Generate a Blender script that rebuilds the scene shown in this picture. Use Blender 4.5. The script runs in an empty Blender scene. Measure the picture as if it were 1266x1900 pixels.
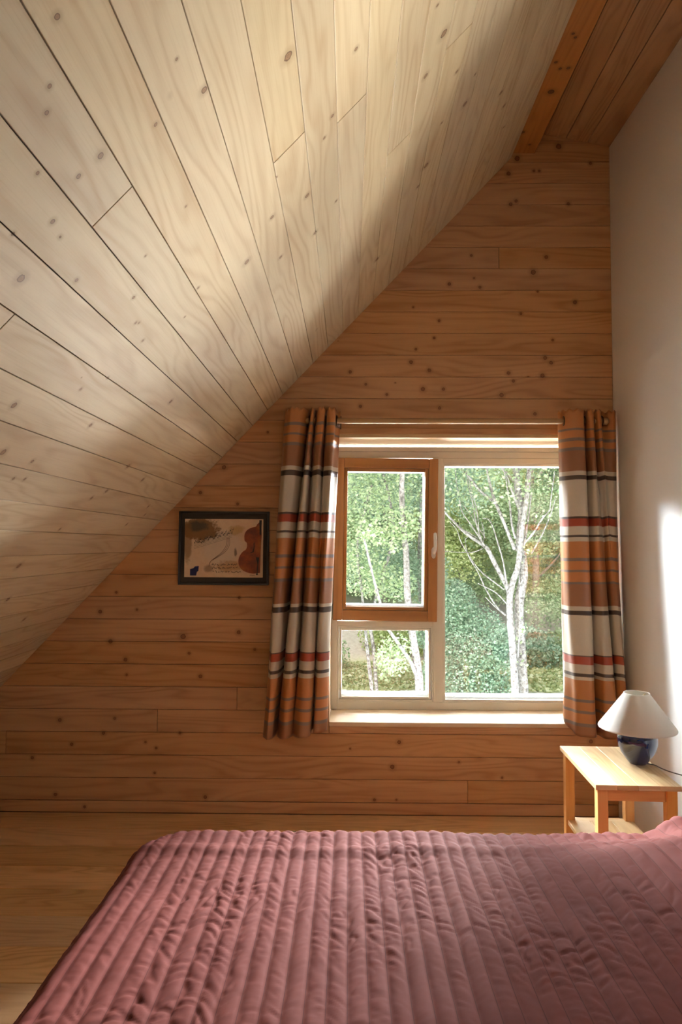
import bpy, math, random
import numpy as np
from mathutils import Vector, Matrix, noise as mnoise
random.seed(7)
rng = np.random.default_rng(11)
C = bpy.context.scene.collection
PI = math.pi

# ------------------------------------------------------------------ camera
YAW, PITCH, ROLL, FPX, H = .01193, .04786, .00448, 1267.0, 1.394
_f = Vector((-math.sin(YAW)*math.cos(PITCH), math.cos(YAW)*math.cos(PITCH), math.sin(PITCH)))
_r = Vector((math.cos(YAW), math.sin(YAW), 0)); _u = _r.cross(_f)
R2 = _r*math.cos(ROLL) + _u*math.sin(ROLL); U2 = -_r*math.sin(ROLL) + _u*math.cos(ROLL)
def ray(x, y):
    d = _f*FPX + R2*(x-633) + U2*(950-y)
    return d/d.y
def at(x, y, Y):                       # point of the place seen at pixel x, y at depth Y
    d = ray(x, y); return Vector((d.x*Y, Y, H + d.z*Y))
cam_data = bpy.data.cameras.new('camera'); cam = bpy.data.objects.new('camera', cam_data); C.objects.link(cam)
cam.matrix_world = Matrix.Translation((0, 0, H)) @ Matrix((R2, U2, -_f)).transposed().to_4x4()
cam_data.sensor_fit = 'VERTICAL'; cam_data.sensor_height = 36; cam_data.lens = FPX/1900*36
cam_data.clip_start = .02; cam_data.clip_end = 300
bpy.context.scene.camera = cam

# ------------------------------------------------------------------ light
sc = bpy.context.scene
sc.view_settings.view_transform = 'Standard'; sc.view_settings.look = 'None'
sc.view_settings.exposure = 0.0; sc.view_settings.gamma = 1; sc.view_settings.use_curve_mapping = False
w = bpy.data.worlds.new('sky'); sc.world = w; w.use_nodes = True
w.node_tree.nodes['Background'].inputs[0].default_value = (.86, .93, 1, 1)
w.node_tree.nodes['Background'].inputs[1].default_value = 1.5
def lamp(name, kind, energy, color, loc, target=None, **k):
    l = bpy.data.lights.new(name, kind); l.energy = energy; l.color = color
    o = bpy.data.objects.new(name, l); C.objects.link(o); o.location = loc
    if target is not None: o.rotation_euler = (Vector(target)-Vector(loc)).to_track_quat('-Z', 'Y').to_euler()
    for a, b in k.items(): setattr(l, a, b)
    return o
lamp('sun', 'SUN', 4.0, (1, .96, .88), (0, 0, 20), (6, 14, 4), angle=math.radians(12))
lamp('sky_fill', 'AREA', 1500, (.88, .95, 1), (.3, 6.2, 3.15), (.35, 2.2, .75), shape='RECTANGLE', size=2.6, size_y=1.3)  # area lamp added outside the window, boosts daylight on the bed
lamp('sky_fill_right', 'AREA', 19000, (.94, .97, 1), (3.9, 6.2, 2.9), (-.9, 2.6, .5), shape='RECTANGLE', size=4.2, size_y=1.6)  # added lamp, out of view, brightens the floor on the left
lamp('sky_fill_left', 'AREA', 20000, (.84, .93, 1), (-2.0, 6.1, 3.3), (1.39, 2.8, .8), shape='RECTANGLE', size=3.0, size_y=1.5)  # added lamp, unseen past the left jamb, brightens the white wall
lamp('ground_fill', 'AREA', 5000, (1, .98, .92), (2.6, 6.2, -1.25), (.4, 2.6, 1.7), shape='RECTANGLE', size=10.0, size_y=2.0)  # lamp added below the view, stands in for ground bounce on the ceiling
lamp('ground_fill_near', 'AREA', 3400, (1, .98, .92), (.3, 5.2, -.65), (.4, 3.2, 3.0), shape='RECTANGLE', size=4.0, size_y=1.2)  # second added lamp under the sill, lifts the ceiling near the ridge


# ------------------------------------------------------------------ helpers
def tag(o, label=None, cat=None, group=None, kind=None):
    if label: o['label'] = label
    if cat: o['category'] = cat
    if group: o['group'] = group
    if kind: o['kind'] = kind
    return o
def thing(name, loc=(0, 0, 0), rz=0, label=None, cat=None, group=None, kind=None):
    o = bpy.data.objects.new(name, None); C.objects.link(o); o.location = loc; o.rotation_euler = (0, 0, rz)
    o.empty_display_size = .05
    return tag(o, label, cat, group, kind)

class MB:
    def __init__(s): s.v = []; s.f = []; s.uv = []; s.rn = []; s.sm = []
    def face(s, pts, uvs=None, r=0., smooth=False):
        i = len(s.v); s.v += [tuple(p) for p in pts]; s.f.append(tuple(range(i, i+len(pts))))
        s.uv += list(uvs) if uvs else [(0, 0)]*len(pts); s.rn.append(r); s.sm.append(smooth); return s
    def box(s, a, b, grain=0, r=None):
        """axis-aligned box a..b, uv in metres with u along axis `grain`"""
        if r is None: r = random.random()
        x0, y0, z0 = a; x1, y1, z1 = b
        P = [(x0,y0,z0),(x1,y0,z0),(x1,y1,z0),(x0,y1,z0),(x0,y0,z1),(x1,y0,z1),(x1,y1,z1),(x0,y1,z1)]
        base = len(s.v); s.v += P
        for f, ax in (((0,3,2,1),2),((4,5,6,7),2),((0,1,5,4),1),((2,3,7,6),1),((1,2,6,5),0),((3,0,4,7),0)):
            s.f.append(tuple(base+i for i in f)); s.rn.append(r); s.sm.append(False)
            oth = [k for k in range(3) if k != ax]
            g = grain if grain in oth else oth[0]
            h = [k for k in oth if k != g][0]
            s.uv += [(P[i][g], P[i][h]) for i in f]
        return s
    def grid(s, pts, closed_u=False, closed_v=False, uv=None, r=0., smooth=True, flip=False):
        nu, nv = len(pts), len(pts[0]); base = len(s.v)
        for row in pts: s.v += [tuple(p) for p in row]
        for i in range(nu if closed_u else nu-1):
            for j in range(nv if closed_v else nv-1):
                q = [(i, j), ((i+1) % nu, j), ((i+1) % nu, (j+1) % nv), (i, (j+1) % nv)]
                if flip: q.reverse()
                s.f.append(tuple(base+a*nv+b for a, b in q)); s.rn.append(r); s.sm.append(smooth)
                s.uv += [uv[a][b] if uv else (0, 0) for a, b in q]
        return s
    def lathe(s, prof, c=(0, 0, 0), n=48, smooth=True):
        pts = [[(c[0]+r*math.cos(2*PI*k/n), c[1]+r*math.sin(2*PI*k/n), c[2]+z) for k in range(n)] for r, z in prof]
        return s.grid(pts, closed_v=True, smooth=smooth, flip=True)
    def tube(s, pts, rad, n=10, cap=True):
        pts = [Vector(p) for p in pts]; rad = rad if hasattr(rad, '__len__') else [rad]*len(pts); rows = []
        up = None
        for i, p in enumerate(pts):
            t = (pts[min(i+1, len(pts)-1)]-pts[max(i-1, 0)]).normalized()
            if up is None: up = t.orthogonal().normalized()
            up = (up - t*up.dot(t)).normalized(); b = t.cross(up)
            rows.append([p + (up*math.cos(2*PI*k/n)+b*math.sin(2*PI*k/n))*rad[i] for k in range(n)])
        uv = [[(i*.1, k*.05) for k in range(n)] for i in range(len(pts))]
        s.grid(rows, closed_v=True, uv=uv)
        if cap:
            s.face(list(reversed(rows[0]))); s.face(rows[-1])
        return s
    def build(s, name, mat, parent=None, bevel=0, seg=2):
        me = bpy.data.meshes.new(name); me.from_pydata(s.v, [], s.f)
        uvl = me.uv_layers.new(name='UVMap'); uvl.data.foreach_set('uv', np.array(s.uv, 'f').ravel())
        a = me.attributes.new('rnd', 'FLOAT', 'FACE'); a.data.foreach_set('value', np.array(s.rn, 'f'))
        me.polygons.foreach_set('use_smooth', s.sm); me.materials.append(mat); me.update()
        o = bpy.data.objects.new(name, me); C.objects.link(o)
        if parent: o.parent = parent
        if bevel:
            m = o.modifiers.new('b', 'BEVEL'); m.width = bevel; m.segments = seg; m.limit_method = 'ANGLE'; m.harden_normals = False
        return o

def catmull(P, n):
    P = [Vector(p) for p in P]; out = []
    Q = [P[0]*2-P[1]] + P + [P[-1]*2-P[-2]]
    for i in range(1, len(Q)-2):
        for k in range(n):
            t = k/n
            out.append(.5*((2*Q[i]) + (Q[i+1]-Q[i-1])*t + (2*Q[i-1]-5*Q[i]+4*Q[i+1]-Q[i+2])*t*t + (3*Q[i]-Q[i-1]-3*Q[i+1]+Q[i+2])*t**3))
    out.append(P[-1]); return out

# ------------------------------------------------------------------ materials
class NT:
    def __init__(s, name):
        s.m = bpy.data.materials.new(name); s.m.use_nodes = True; s.t = s.m.node_tree
        s.bsdf = s.t.nodes['Principled BSDF']; s.out = s.t.nodes['Material Output']
    def n(s, typ, ins=None, **k):
        o = s.t.nodes.new(typ)
        for a, b in k.items(): setattr(o, a, b)
        for a, b in (ins or {}).items(): s.put(o.inputs[a], b)
        return o
    def put(s, sock, v):
        if isinstance(v, bpy.types.NodeSocket): s.t.links.new(v, sock)
        elif isinstance(v, bpy.types.Node): s.t.links.new(v.outputs[0], sock)
        else: sock.default_value = v
    def math(s, op, a, b=0., c=0., clamp=False):
        o = s.n('ShaderNodeMath', {0: a, 1: b, 2: c}, operation=op, use_clamp=clamp); return o.outputs[0]
    def vec(s, x, y, z=0.): return s.n('ShaderNodeCombineXYZ', {0: x, 1: y, 2: z}).outputs[0]
    def noise(s, v, scale, detail=3, rough=.5, dist=0.):
        o = s.n('ShaderNodeTexNoise', {'Vector': v, 'Scale': scale, 'Detail': detail, 'Roughness': rough, 'Distortion': dist}); return o.outputs[0]
    def mix(s, f, a, b, mode='MIX'):
        o = s.n('ShaderNodeMix', data_type='RGBA', blend_type=mode)
        s.put(o.inputs[0], f); s.put(o.inputs[6], a); s.put(o.inputs[7], b); return o.outputs[2]
    def smooth(s, v, a, b, lo=0., hi=1.):
        o = s.n('ShaderNodeMapRange', {0: v, 1: a, 2: b, 3: lo, 4: hi}, interpolation_type='SMOOTHSTEP'); return o.outputs[0]
    def ramp(s, v, stops, interp='LINEAR'):
        o = s.n('ShaderNodeValToRGB', {0: v}); cr = o.color_ramp; cr.interpolation = interp
        while len(cr.elements) < len(stops): cr.elements.new(.5)
        for e, (p, c) in zip(cr.elements, stops): e.position = p; e.color = (*c, 1)
        return o.outputs[0]
    def bump(s, h, strength=.3, dist=.002):
        s.put(s.bsdf.inputs['Normal'], s.n('ShaderNodeBump', {'Height': h, 'Strength': strength, 'Distance': dist}).outputs[0])

def plain(name, col, rough=.5, metal=0., **k):
    t = NT(name); b = t.bsdf
    b.inputs['Base Color'].default_value = (*col, 1); b.inputs['Roughness'].default_value = rough; b.inputs['Metallic'].default_value = metal
    for a, v in k.items(): b.inputs[a].default_value = v
    return t.m

def wood(name, c_light, c_dark, c_knot=(.09, .035, .012), rough=.5, knots=(), small=1., grain=1., tint=.22, freq=1., spec=.35, gs=.6):
    """Pine. UV in metres: u along the grain, v across; face attribute rnd differs per board."""
    t = NT(name)
    uv = t.n('ShaderNodeUVMap').outputs[0]; sp = t.n('ShaderNodeSeparateXYZ', {0: uv}); u, v = sp.outputs[0], sp.outputs[1]
    rnd = t.n('ShaderNodeAttribute', attribute_name='rnd').outputs[2]
    off = t.math('MULTIPLY', rnd, 37.0)
    # small knots, scattered
    cell = 5.2
    vor = t.n('ShaderNodeTexVoronoi', {'Vector': t.vec(t.math('MULTIPLY_ADD', u, .75, off), v, off), 'Scale': cell}, feature='F1')
    cs = t.n('ShaderNodeSeparateColor', {0: vor.outputs['Color']})
    rad = t.math('MULTIPLY_ADD', t.math('POWER', cs.outputs[0], 2.2), .0095*small, .0018)
    rad = t.math('MULTIPLY', rad, t.math('GREATER_THAN', cs.outputs[1], .45))
    d = t.math('DIVIDE', t.math('DIVIDE', vor.outputs['Distance'], cell), t.math('MAXIMUM', rad, .0001))
    for (ku, kv, kr) in knots:
        q = t.n('ShaderNodeVectorMath', {0: uv, 1: (ku, kv, 0)}, operation='SUBTRACT').outputs[0]
        ln = t.n('ShaderNodeVectorMath', {0: q}, operation='LENGTH').outputs['Value']
        d = t.math('MINIMUM', d, t.math('MULTIPLY', ln, 1/kr))
    d = t.math('ADD', d, t.math('MULTIPLY_ADD', t.noise(t.vec(u, v, off), 130, 2), .5, -.25))
    # grain
    push = t.math('DIVIDE', 1.6, t.math('MULTIPLY_ADD', d, d, .6))
    push = t.math('MINIMUM', push, 2.2)
    n1 = t.noise(t.vec(t.math('MULTIPLY_ADD', u, .9, off), t.math('MULTIPLY', v, 6.), off), 1.0*freq, 2, .45, .4)
    ph = t.math('MULTIPLY_ADD', n1, 70*grain, t.math('MULTIPLY_ADD', v, 120., push))
    ring = t.math('MULTIPLY_ADD', t.math('SINE', ph), .5, .5)
    ring = t.math('POWER', ring, 2.2)
    n2 = t.noise(t.vec(t.math('MULTIPLY_ADD', u, 5., off), t.math('MULTIPLY', v, 240.)), 1., 3, .6)
    n3 = t.noise(t.vec(t.math('MULTIPLY_ADD', u, 1.1, off), t.math('MULTIPLY', v, 9.), off), 1.3, 3, .55)
    col = t.mix(t.math('MULTIPLY', t.smooth(n3, .36, .66), .55), (*c_light, 1), (*[.55*a+.45*b for a, b in zip(c_light, c_dark)], 1))
    g = t.math('MULTIPLY_ADD', t.math('MULTIPLY', ring, t.smooth(n3, .3, .72, .2, 1.)), gs, t.math('MULTIPLY', t.smooth(n2, .45, .8), .25), clamp=True)
    col = t.mix(g, col, (*c_dark, 1))
    col = t.mix(t.smooth(d, 3.2, 1.0, 0., .45), col, (*[a*.75 for a in c_dark], 1))
    kn = t.mix(t.smooth(t.math('SINE', t.math('MULTIPLY', d, 16)), -.6, .9, .15, .8), (*c_knot, 1), (*[.45*a+.55*b for a, b in zip(c_knot, c_dark)], 1))
    kn = t.mix(t.smooth(t.math('ABSOLUTE', t.math('SUBTRACT', d, .93)), .16, .04), kn, (*[.55*a for a in c_knot], 1))
    col = t.mix(t.smooth(d, 1.12, .98), col, kn)
    hsv = t.n('ShaderNodeHueSaturation', {'Color': col, 'Value': t.math('MULTIPLY_ADD', rnd, tint, 1-tint*.5),
              'Saturation': t.math('MULTIPLY_ADD', t.math('FRACT', t.math('MULTIPLY', rnd, 17.)), .12, .94)})
    t.put(t.bsdf.inputs['Base Color'], hsv.outputs[0]); t.bsdf.inputs['Roughness'].default_value = rough
    t.bsdf.inputs['Specular IOR Level'].default_value = spec
    t.bump(t.math('SUBTRACT', n2, t.math('MULTIPLY', g, .4)), .18, .001)
    return t.m

# ------------------------------------------------------------------ room geometry
YB, XR, YF = 3.6, 1.396, -1.15                  # back wall, right wall, wall behind the viewer
SL, Z0 = 1.05574, 2.5673; ANG = math.atan(SL); CA, SA = math.cos(ANG), math.sin(ANG)
PW = .11715; ZK0 = 3.108 + 5*PW                    # wall boards: edges at ZK0 - k*PW
WX0, WX1, WZ0, WZ1 = -.1, 1.33, .475, 1.962      # window opening

def wall_uv(x, y): p = at(x, y, YB); return p.x, p.z
def ceil_pt(x, y):
    d = ray(x, y); Y = (Z0-H)/(d.z-SL*d.x); return Y, d.x*Y/CA
WALL_KNOTS = [(340,1181,5.5),(834,527,3.6),(891,533,3.2),(1067,561,4.2),(998,541,2.4),(767,570,2.2),(967,582,3),(815,595,3),(806,627,3),(772,648,3),(1026,631,3),
    (763,672,4),(797,687,4),(944,692,4),(1012,664,4.2),(1023,673,4),(1007,697,4.6),(650,690,3.5),(679,713,3),(785,722,4.5),(823,722,3.5),(931,733,4.6),(718,732,3),(953,707,3.5),
    (669,754,3.5),(816,757,3.5),(993,768,3.8),(497,802,2.6),(416,867,4.5),(372,914,3.5),(441,935,3),(216,1099,2.6),(186,1135,4),(254,1131,2.6),(444,1109,3),(443,1173,4),
    (205,1190,4.6),(473,1205,3),(233,1224,4),(351,1212,3),(372,1255,4),(235,1252,2.6),(111,1336,4),(213,1333,3),(192,1360,3.4),(334,1360,3),(133,1381,3.4),(290,1388,3),(270,1377,2.6),
    (60,1406,3.4),(287,1434,2.6),(103,1474,3.6),(381,1479,3.6),(157,1497,3),(728,1423,4.6),(852,1414,2.6),(932,1443,2.6),(741,1377,4),(1097,1376,4.2),(695,1484,3),(736,1484,2),(650,1389,2),
    (1037,272,6),(960,294,5.6),(944,322,4.5),(991,317,3),(1001,317,3),(1096,303,3.5),(958,373,3.5),(948,379,4),(1055,378,3.6),(875,474,3),(1014,477,4),(880,516,2.2),(990,505,5.5),(719,455,2)]
CEIL_KNOTS = [(106,31,8),(92,160,6),(87,209,6),(187,289,8.5),(146,327,6.5),(289,231,5),(379,167,8.5),(328,110,4),(535,104,12),(661,91,5.5),(70,321,5),(98,411,6.5),(24,434,5),(39,517,10.5),
    (142,520,5),(248,552,4.5),(270,475,3),(252,599,3.5),(258,599,3),(265,632,3.5),(458,486,7),(368,534,3.5),(505,403,5.5),(521,477,4.5),(570,363,6),(585,432,5),(345,383,3),(317,745,4.5),(26,752,8),(6,839,8),
    (60,856,5),(168,789,5),(200,701,3),(150,722,4),(343,588,2.6),(617,215,5),(602,256,4),(824,62,10),(790,141,6.5),(812,10,4),(848,133,4.5),(863,193,6.5),(882,138,3),(930,172,5),(936,196,4.5),(791,307,7),(776,346,4),
    (820,228,3),(935,236,3),(624,373,3.5),(700,481,5),(238,865,5),(265,890,4.5),(198,911,4.5),(46,889,4),(25,888,4),(170,924,4),(35,1050,7),(15,1112,5),(45,1149,4.5),(111,982,3),(235,973,3),(269,955,3),(275,940,3)]
K_wall = [(*wall_uv(x, y), r/352*.8) for x, y, r in WALL_KNOTS]
K_ceil = []
for x, y, r in CEIL_KNOTS:
    Y, s = ceil_pt(x, y); K_ceil.append((Y, s, r*Y/1267*.82))

M = {}
M['ceil'] = wood('pine_ceiling_daylit', (.63, .515, .335), (.43, .285, .150), c_knot=(.24, .13, .07), gs=.62, rough=.55, knots=K_ceil, small=.45, grain=.9, tint=.14)  # same pine as the wall; cool daylight lightened into its colour
M['wall'] = wood('pine_wall_warmlit', (.56, .305, .145), (.34, .150, .055), gs=.65, c_knot=(.19, .07, .028), rough=.5, knots=K_wall, small=.35, grain=.8, tint=.10)  # same pine as the ceiling; warm bounced light put into its orange
M['floor'] = wood('pine_floor_boards', (.72, .45, .22), (.42, .21, .08), rough=.36, small=1.2, grain=1.2, tint=.3, spec=.5)
M['ceil_r'] = wood('pine_upper_ceiling_shaded', (.46, .25, .11), (.25, .105, .035), rough=.5, small=.5, grain=1.4, tint=.16)  # shade from grazing light is painted into these darker boards
M['beam'] = wood('pine_ridge_beam', (.44, .19, .06), (.27, .095, .025), knots=[(at(*p, 1).y*0+ (3.51-H)/(ray(*p).z), (3.51-H)/(ray(*p).z)*ray(*p).x, r) for p, r in (((1064, 62), .006), ((1068, 69), .006), ((1032, 115), .007), ((1040, 127), .007), ((1055, 126), .008), ((1023, 170), .014), ((970, 245), .010), ((983, 268), .006))], rough=.45, small=1.1, grain=.7)
M['sill'] = wood('pine_window_board', (.80, .64, .45), (.62, .42, .24), rough=.4, small=.5, tint=.1)
M['sash'] = wood('varnished_sash_wood', (.38, .165, .042), (.25, .09, .018), rough=.3, small=.05, grain=.25, spec=.5)
M['cream'] = wood('cream_painted_window_wood', (.80, .77, .68), (.75, .71, .61), c_knot=(.7, .65, .55), rough=.4, small=.01, grain=.2, tint=.04)
M['table'] = wood('solid_pine_table_wood', (.62, .43, .22), (.40, .21, .08), c_knot=(.2, .1, .04), rough=.36, small=.5, grain=1.1, tint=.15, spec=.5)
M['tleg'] = wood('pine_table_leg_wood', (.66, .33, .10), (.45, .18, .04), rough=.4, small=.3, grain=.5, tint=.12)
M['rod'] = wood('wooden_rod', (.52, .31, .13), (.38, .20, .07), rough=.35, small=.05, grain=.2)
M['back'] = plain('dark_groove_backing', (.05, .022, .008), .9)
t = NT('white_wall_paint'); geo = t.n('ShaderNodeTexCoord').outputs['Object']
t.bsdf.inputs['Base Color'].default_value = (.82, .80, .77, 1); t.bsdf.inputs['Roughness'].default_value = .75
t.bump(t.noise(geo, 60, 4), .12, .002); M['paint'] = t.m

def boards(mb, O, Udir, Vdir, Ndir, segs, bev=.0022, gap=.0007, depth=.016):
    """segs: (u0,u1,v0,v1). top face at the plane O; N points into the room"""
    O, U, V, N = map(Vector, (O, Udir, Vdir, Ndir)); flip = U.cross(V).dot(N) < 0
    for (u0, u1, v0, v1) in segs:
        r = random.random(); i = [(u0+gap, v0+gap), (u1-gap, v0+gap), (u1-gap, v1-gap), (u0+gap, v1-gap)]
        j = [(u0+gap+bev, v0+gap+bev), (u1-gap-bev, v0+gap+bev), (u1-gap-bev, v1-gap-bev), (u0+gap+bev, v1-gap-bev)]
        P = lambda q, d: O + U*q[0] + V*q[1] - N*d
        def F(pts, uvs):
            if flip: pts = pts[::-1]; uvs = uvs[::-1]
            mb.face(pts, uvs, r)
        F([P(q, 0) for q in j], j)
        for a in range(4):
            b = (a+1) % 4
            F([P(i[a], bev*.8), P(i[b], bev*.8), P(j[b], 0), P(j[a], 0)], [i[a], i[b], j[b], j[a]])
            F([P(i[a], depth), P(i[b], depth), P(i[b], bev*.8), P(i[a], bev*.8)], [i[a], i[b], i[b], i[a]])

def struct(name, mb, mat, parent=None, **k):
    o = mb.build(name, mat, parent, **k)
    if parent is None: o['kind'] = 'structure'
    return o

# floor: boards 0.197 wide running left to right
segs = []; v = 3.6; i = 0
fj = {1: [-.62], 3: [-.45, 1.0], 4: [-.70], 6: [-1.9], 8: [.2]}
XFL = -2.42
while v > YF-.05:
    xs = [XFL] + fj.get(i, [random.uniform(-1.8, 1)] if i > 8 else []) + [XR]
    for a, b in zip(xs, xs[1:]): segs.append((a, b, max(v-.1965, YF-.02), v))
    v -= .1965; i += 1
mb = MB(); boards(mb, (0, 0, 0), (1, 0, 0), (0, 1, 0), (0, 0, 1), segs, bev=.0012, gap=.0013)
fl = struct('floor', mb, M['floor'])
mb = MB(); mb.box((XFL-.05, YF-.1, -.2), (XR+.1, YB+.1, -.014)); struct('subfloor', mb, M['back'], fl)

# back wall
def xs_at(z): return (z-Z0)/SL                      # slope x at a height
joints = {9+4-3: [], }
segs = []
k = 0
JO = {}
for (x, y) in [(926, 478), (292, 1336), (11, 1378), (868, 1463), (440, 1296), (620, 905)]:
    p = at(x, y, YB); JO.setdefault(int((ZK0-p.z)//PW), []).append(p.x)
while True:
    z1 = ZK0 - k*PW; z0 = z1 - PW
    if z1 < .063: break
    z0 = max(z0, .062)
    L = max(xs_at(z0)-.02, -2.44); cuts = [c for c in JO.get(k, [])]
    if z1 <= WZ0 or z0 >= WZ1: parts_ = [(z0, z1, L, XR)]
    else:
        parts_ = [(z0, z1, L, WX0), (z0, z1, WX1, XR)]
        if z0 < WZ0: parts_.append((z0, WZ0, WX0, WX1))
        if z1 > WZ1: parts_.append((WZ1, z1, WX0, WX1))
    for a, b, s0, s1 in parts_:
        if True:
            xx = [s0] + [c for c in sorted(cuts) if s0 < c < s1] + [s1]
            for p, q in zip(xx, xx[1:]): segs.append((p, q, a, b))
    k += 1
segs.append((-2.44, XR, .001, .061))
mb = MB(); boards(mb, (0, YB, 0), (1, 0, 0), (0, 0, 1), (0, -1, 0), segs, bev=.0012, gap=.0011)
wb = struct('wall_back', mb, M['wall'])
mb = MB(); y0, y1 = YB+.012, YB+.27
mb.box((-2.7, y0, -.2), (WX0-.012, y1, 3.95)); mb.box((WX1+.012, y0, -.2), (XR+.15, y1, 3.95))
mb.box((WX0-.012, y0, -.2), (WX1+.012, y1, WZ0-.02)); mb.box((WX0-.012, y0, WZ1+.02), (WX1+.012, y1, 3.95))
struct('wall_core', mb, M['back'], wb)

# right wall
mb = MB(); mb.box((XR, YF-.1, 0), (XR+.14, YB+.26, 3.9)); struct('wall_right', mb, M['paint'])
# wall behind the viewer
mb = MB(); mb.box((-2.7, YF-.12, 0), (XR, YF, 3.9)); struct('wall_front', mb, M['paint'])

# sloped ceiling
segs = []
smin = -2.45/CA; smax = .868/CA; SP = .0798/CA; s_ref = -.116/CA
CJ = {}
for (x, y) in [(219, 373), (664, 190), (747, 261), (783, 442), (14, 597), (560, 250), (860, 60)]:
    Y, s = ceil_pt(x, y); CJ.setdefault(math.floor((s-s_ref)/SP), []).append(Y)
k = math.floor((smin-s_ref)/SP)
while s_ref + k*SP < smax:
    a, b = s_ref+k*SP, min(s_ref+(k+1)*SP, smax)
    cuts = [YF] + sorted(CJ.get(k, [random.uniform(-.8, .9)])) + [YB]
    for p, q in zip(cuts, cuts[1:]): segs.append((p, q, a, b))
    k += 1
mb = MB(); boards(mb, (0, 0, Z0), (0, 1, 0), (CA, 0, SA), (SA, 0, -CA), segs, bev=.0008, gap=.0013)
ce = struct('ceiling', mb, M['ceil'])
mb = MB(); O = Vector((0, 0, Z0)); V = Vector((CA, 0, SA)); N = Vector((SA, 0, -CA))
a, b = O+V*(smin-.1)-N*.012, O+V*smax-N*.012
P = [a, b, b-N*.2, a-N*.2]
q0 = [Vector((p.x, YF-.12, p.z)) for p in P]; q1 = [Vector((p.x, YB+.26, p.z)) for p in P]
mb.face(q0); mb.face(q1[::-1])
for i in range(4): mb.face([q1[i], q1[(i+1) % 4], q0[(i+1) % 4], q0[i]])
struct('ceiling_core', mb, M['back'], ce)
# ridge beam
mb = MB(); mb.box((.869, YF, 3.509), (.995, YB+.2, 3.80), grain=1); struct('ceiling_ridge_beam', mb, M['beam'], bevel=.003)
# upper ceiling on the right
sr = -.21; L = math.hypot(1, sr); VV = (1/L, 0, sr/L); NN = (sr/L, 0, -1/L)
segs = []; e = [.92, 1.044, 1.162, 1.277, 1.396]
for a, b in zip(e, e[1:]): segs.append((YF, YB, (a-.92)*L, (b-.92)*L))
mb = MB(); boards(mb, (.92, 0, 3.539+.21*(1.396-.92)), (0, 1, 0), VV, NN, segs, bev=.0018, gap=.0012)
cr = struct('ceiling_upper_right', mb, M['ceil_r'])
mb = MB(); mb.box((.86, YF-.12, 3.66), (XR+.14, YB+.26, 3.86))
struct('ceiling_core', mb, M['back'], cr)

# unseen roof shell, added to stop sun leaking into the loft
mb = MB(); pr = [(-2.75, -.45), (-2.75, .1), (.86, 3.98), (XR+.2, 3.98), (XR+.2, 3.87), (.88, 3.87), (-2.62, .02), (-2.62, -.45)]
pr = [(-2.9, -.35), (.80, 3.98), (XR+.2, 3.98), (XR+.2, 3.87), (.845, 3.87), (-2.75, -.05)]
fr0 = [(x, YF-.14, z) for x, z in pr]; fr1 = [(x, YB+.45, z) for x, z in pr]
for i in range(len(pr)): j = (i+1) % len(pr); mb.face([fr0[i], fr0[j], fr1[j], fr1[i]])
mb.face(fr0[::-1]); mb.face(fr1); struct('roof_leak_cover', mb, M['back'], ce)
mb = MB(); mb.box((-3.0, YF-.16, -.3), (XR+.2, YF-.121, 3.98)); struct('outer_skin', mb, M['back'], ce)

# ------------------------------------------------------------------ window
win = thing('window_1', (0, 0, 0), kind='structure')
FY = 3.862
mb = MB()
mb.box((WX0, FY, WZ0), (-.064, FY+.08, 1.955), 2); mb.box((1.262, FY, WZ0), (WX1, FY+.08, 1.955), 2)
mb.box((-.064, FY, WZ0), (1.262, FY+.08, .520), 0); mb.box((.474, FY, .52), (.530, FY+.08, 1.888), 2)
mb.box((-.064, FY-.006, 1.925), (1.262, FY+.08, 1.948), 0); mb.box((-.064, FY+.006, 1.888), (1.262, FY+.08, 1.925), 0)
mb.box((.53, FY+.004, 1.855), (1.262, FY+.08, 1.8875), 0)
mb.box((-.064, FY, .938), (.474, FY+.08, .966), 0)
mb.build('window_frame', M['cream'], win, bevel=.003)
def frame4v(mb, x0, x1, z0, z1, l, r, b, tp, ya, yb):
    mb.box((x0, ya, z0), (x0+l, yb, z1), 2); mb.box((x1-r, ya, z0), (x1, yb, z1), 2)
    mb.box((x0+l, ya, z0), (x1-r, yb, z0+b), 0); mb.box((x0+l, ya, z1-tp), (x1-r, yb, z1), 0)
def frame4(mb, x0, x1, z0, z1, wd, ya, yb):
    mb.box((x0, ya, z0), (x0+wd, yb, z1), 2); mb.box((x1-wd, ya, z0), (x1, yb, z1), 2)
    mb.box((x0+wd, ya, z0), (x1-wd, yb, z0+wd), 0); mb.box((x0+wd, ya, z1-wd), (x1-wd, yb, z1), 0)
GL = NT('window_glass'); 
tr = GL.n('ShaderNodeBsdfTransparent', {0: (.985, .99, .985, 1)}); gg = GL.n('ShaderNodeBsdfGlossy', {0: (1, 1, 1, 1), 'Roughness': .02})
fr = GL.n('ShaderNodeFresnel', {0: 1.5})
GL.put(GL.out.inputs[0], GL.n('ShaderNodeMixShader', {0: GL.math('MULTIPLY', fr.outputs[0], 2.0), 1: tr.outputs[0], 2: gg.outputs[0]}).outputs[0])
M['glass'] = GL.m
white = plain('white_exterior_frame_paint', (.50, .50, .48), .6)
# lower left fixed light
mb = MB(); frame4(mb, -.064, .474, .52, .938, .010, FY+.004, FY+.07); frame4(mb, -.052, .462, .532, .926, .013, FY+.010, FY+.07)
fx = mb.build('fixed_light_frame', M['cream'], win, bevel=.002)
mb = MB(); mb.box((-.04, FY+.04, .544), (.45, FY+.046, .915)); mb.build('glass_pane', M['glass'], fx)
mb = MB(); frame4v(mb, -.045, .455, .538, .92, .004, .012, .014, .002, FY+.048, FY+.12); mb.build('outer_rebate', white, fx)
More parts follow.
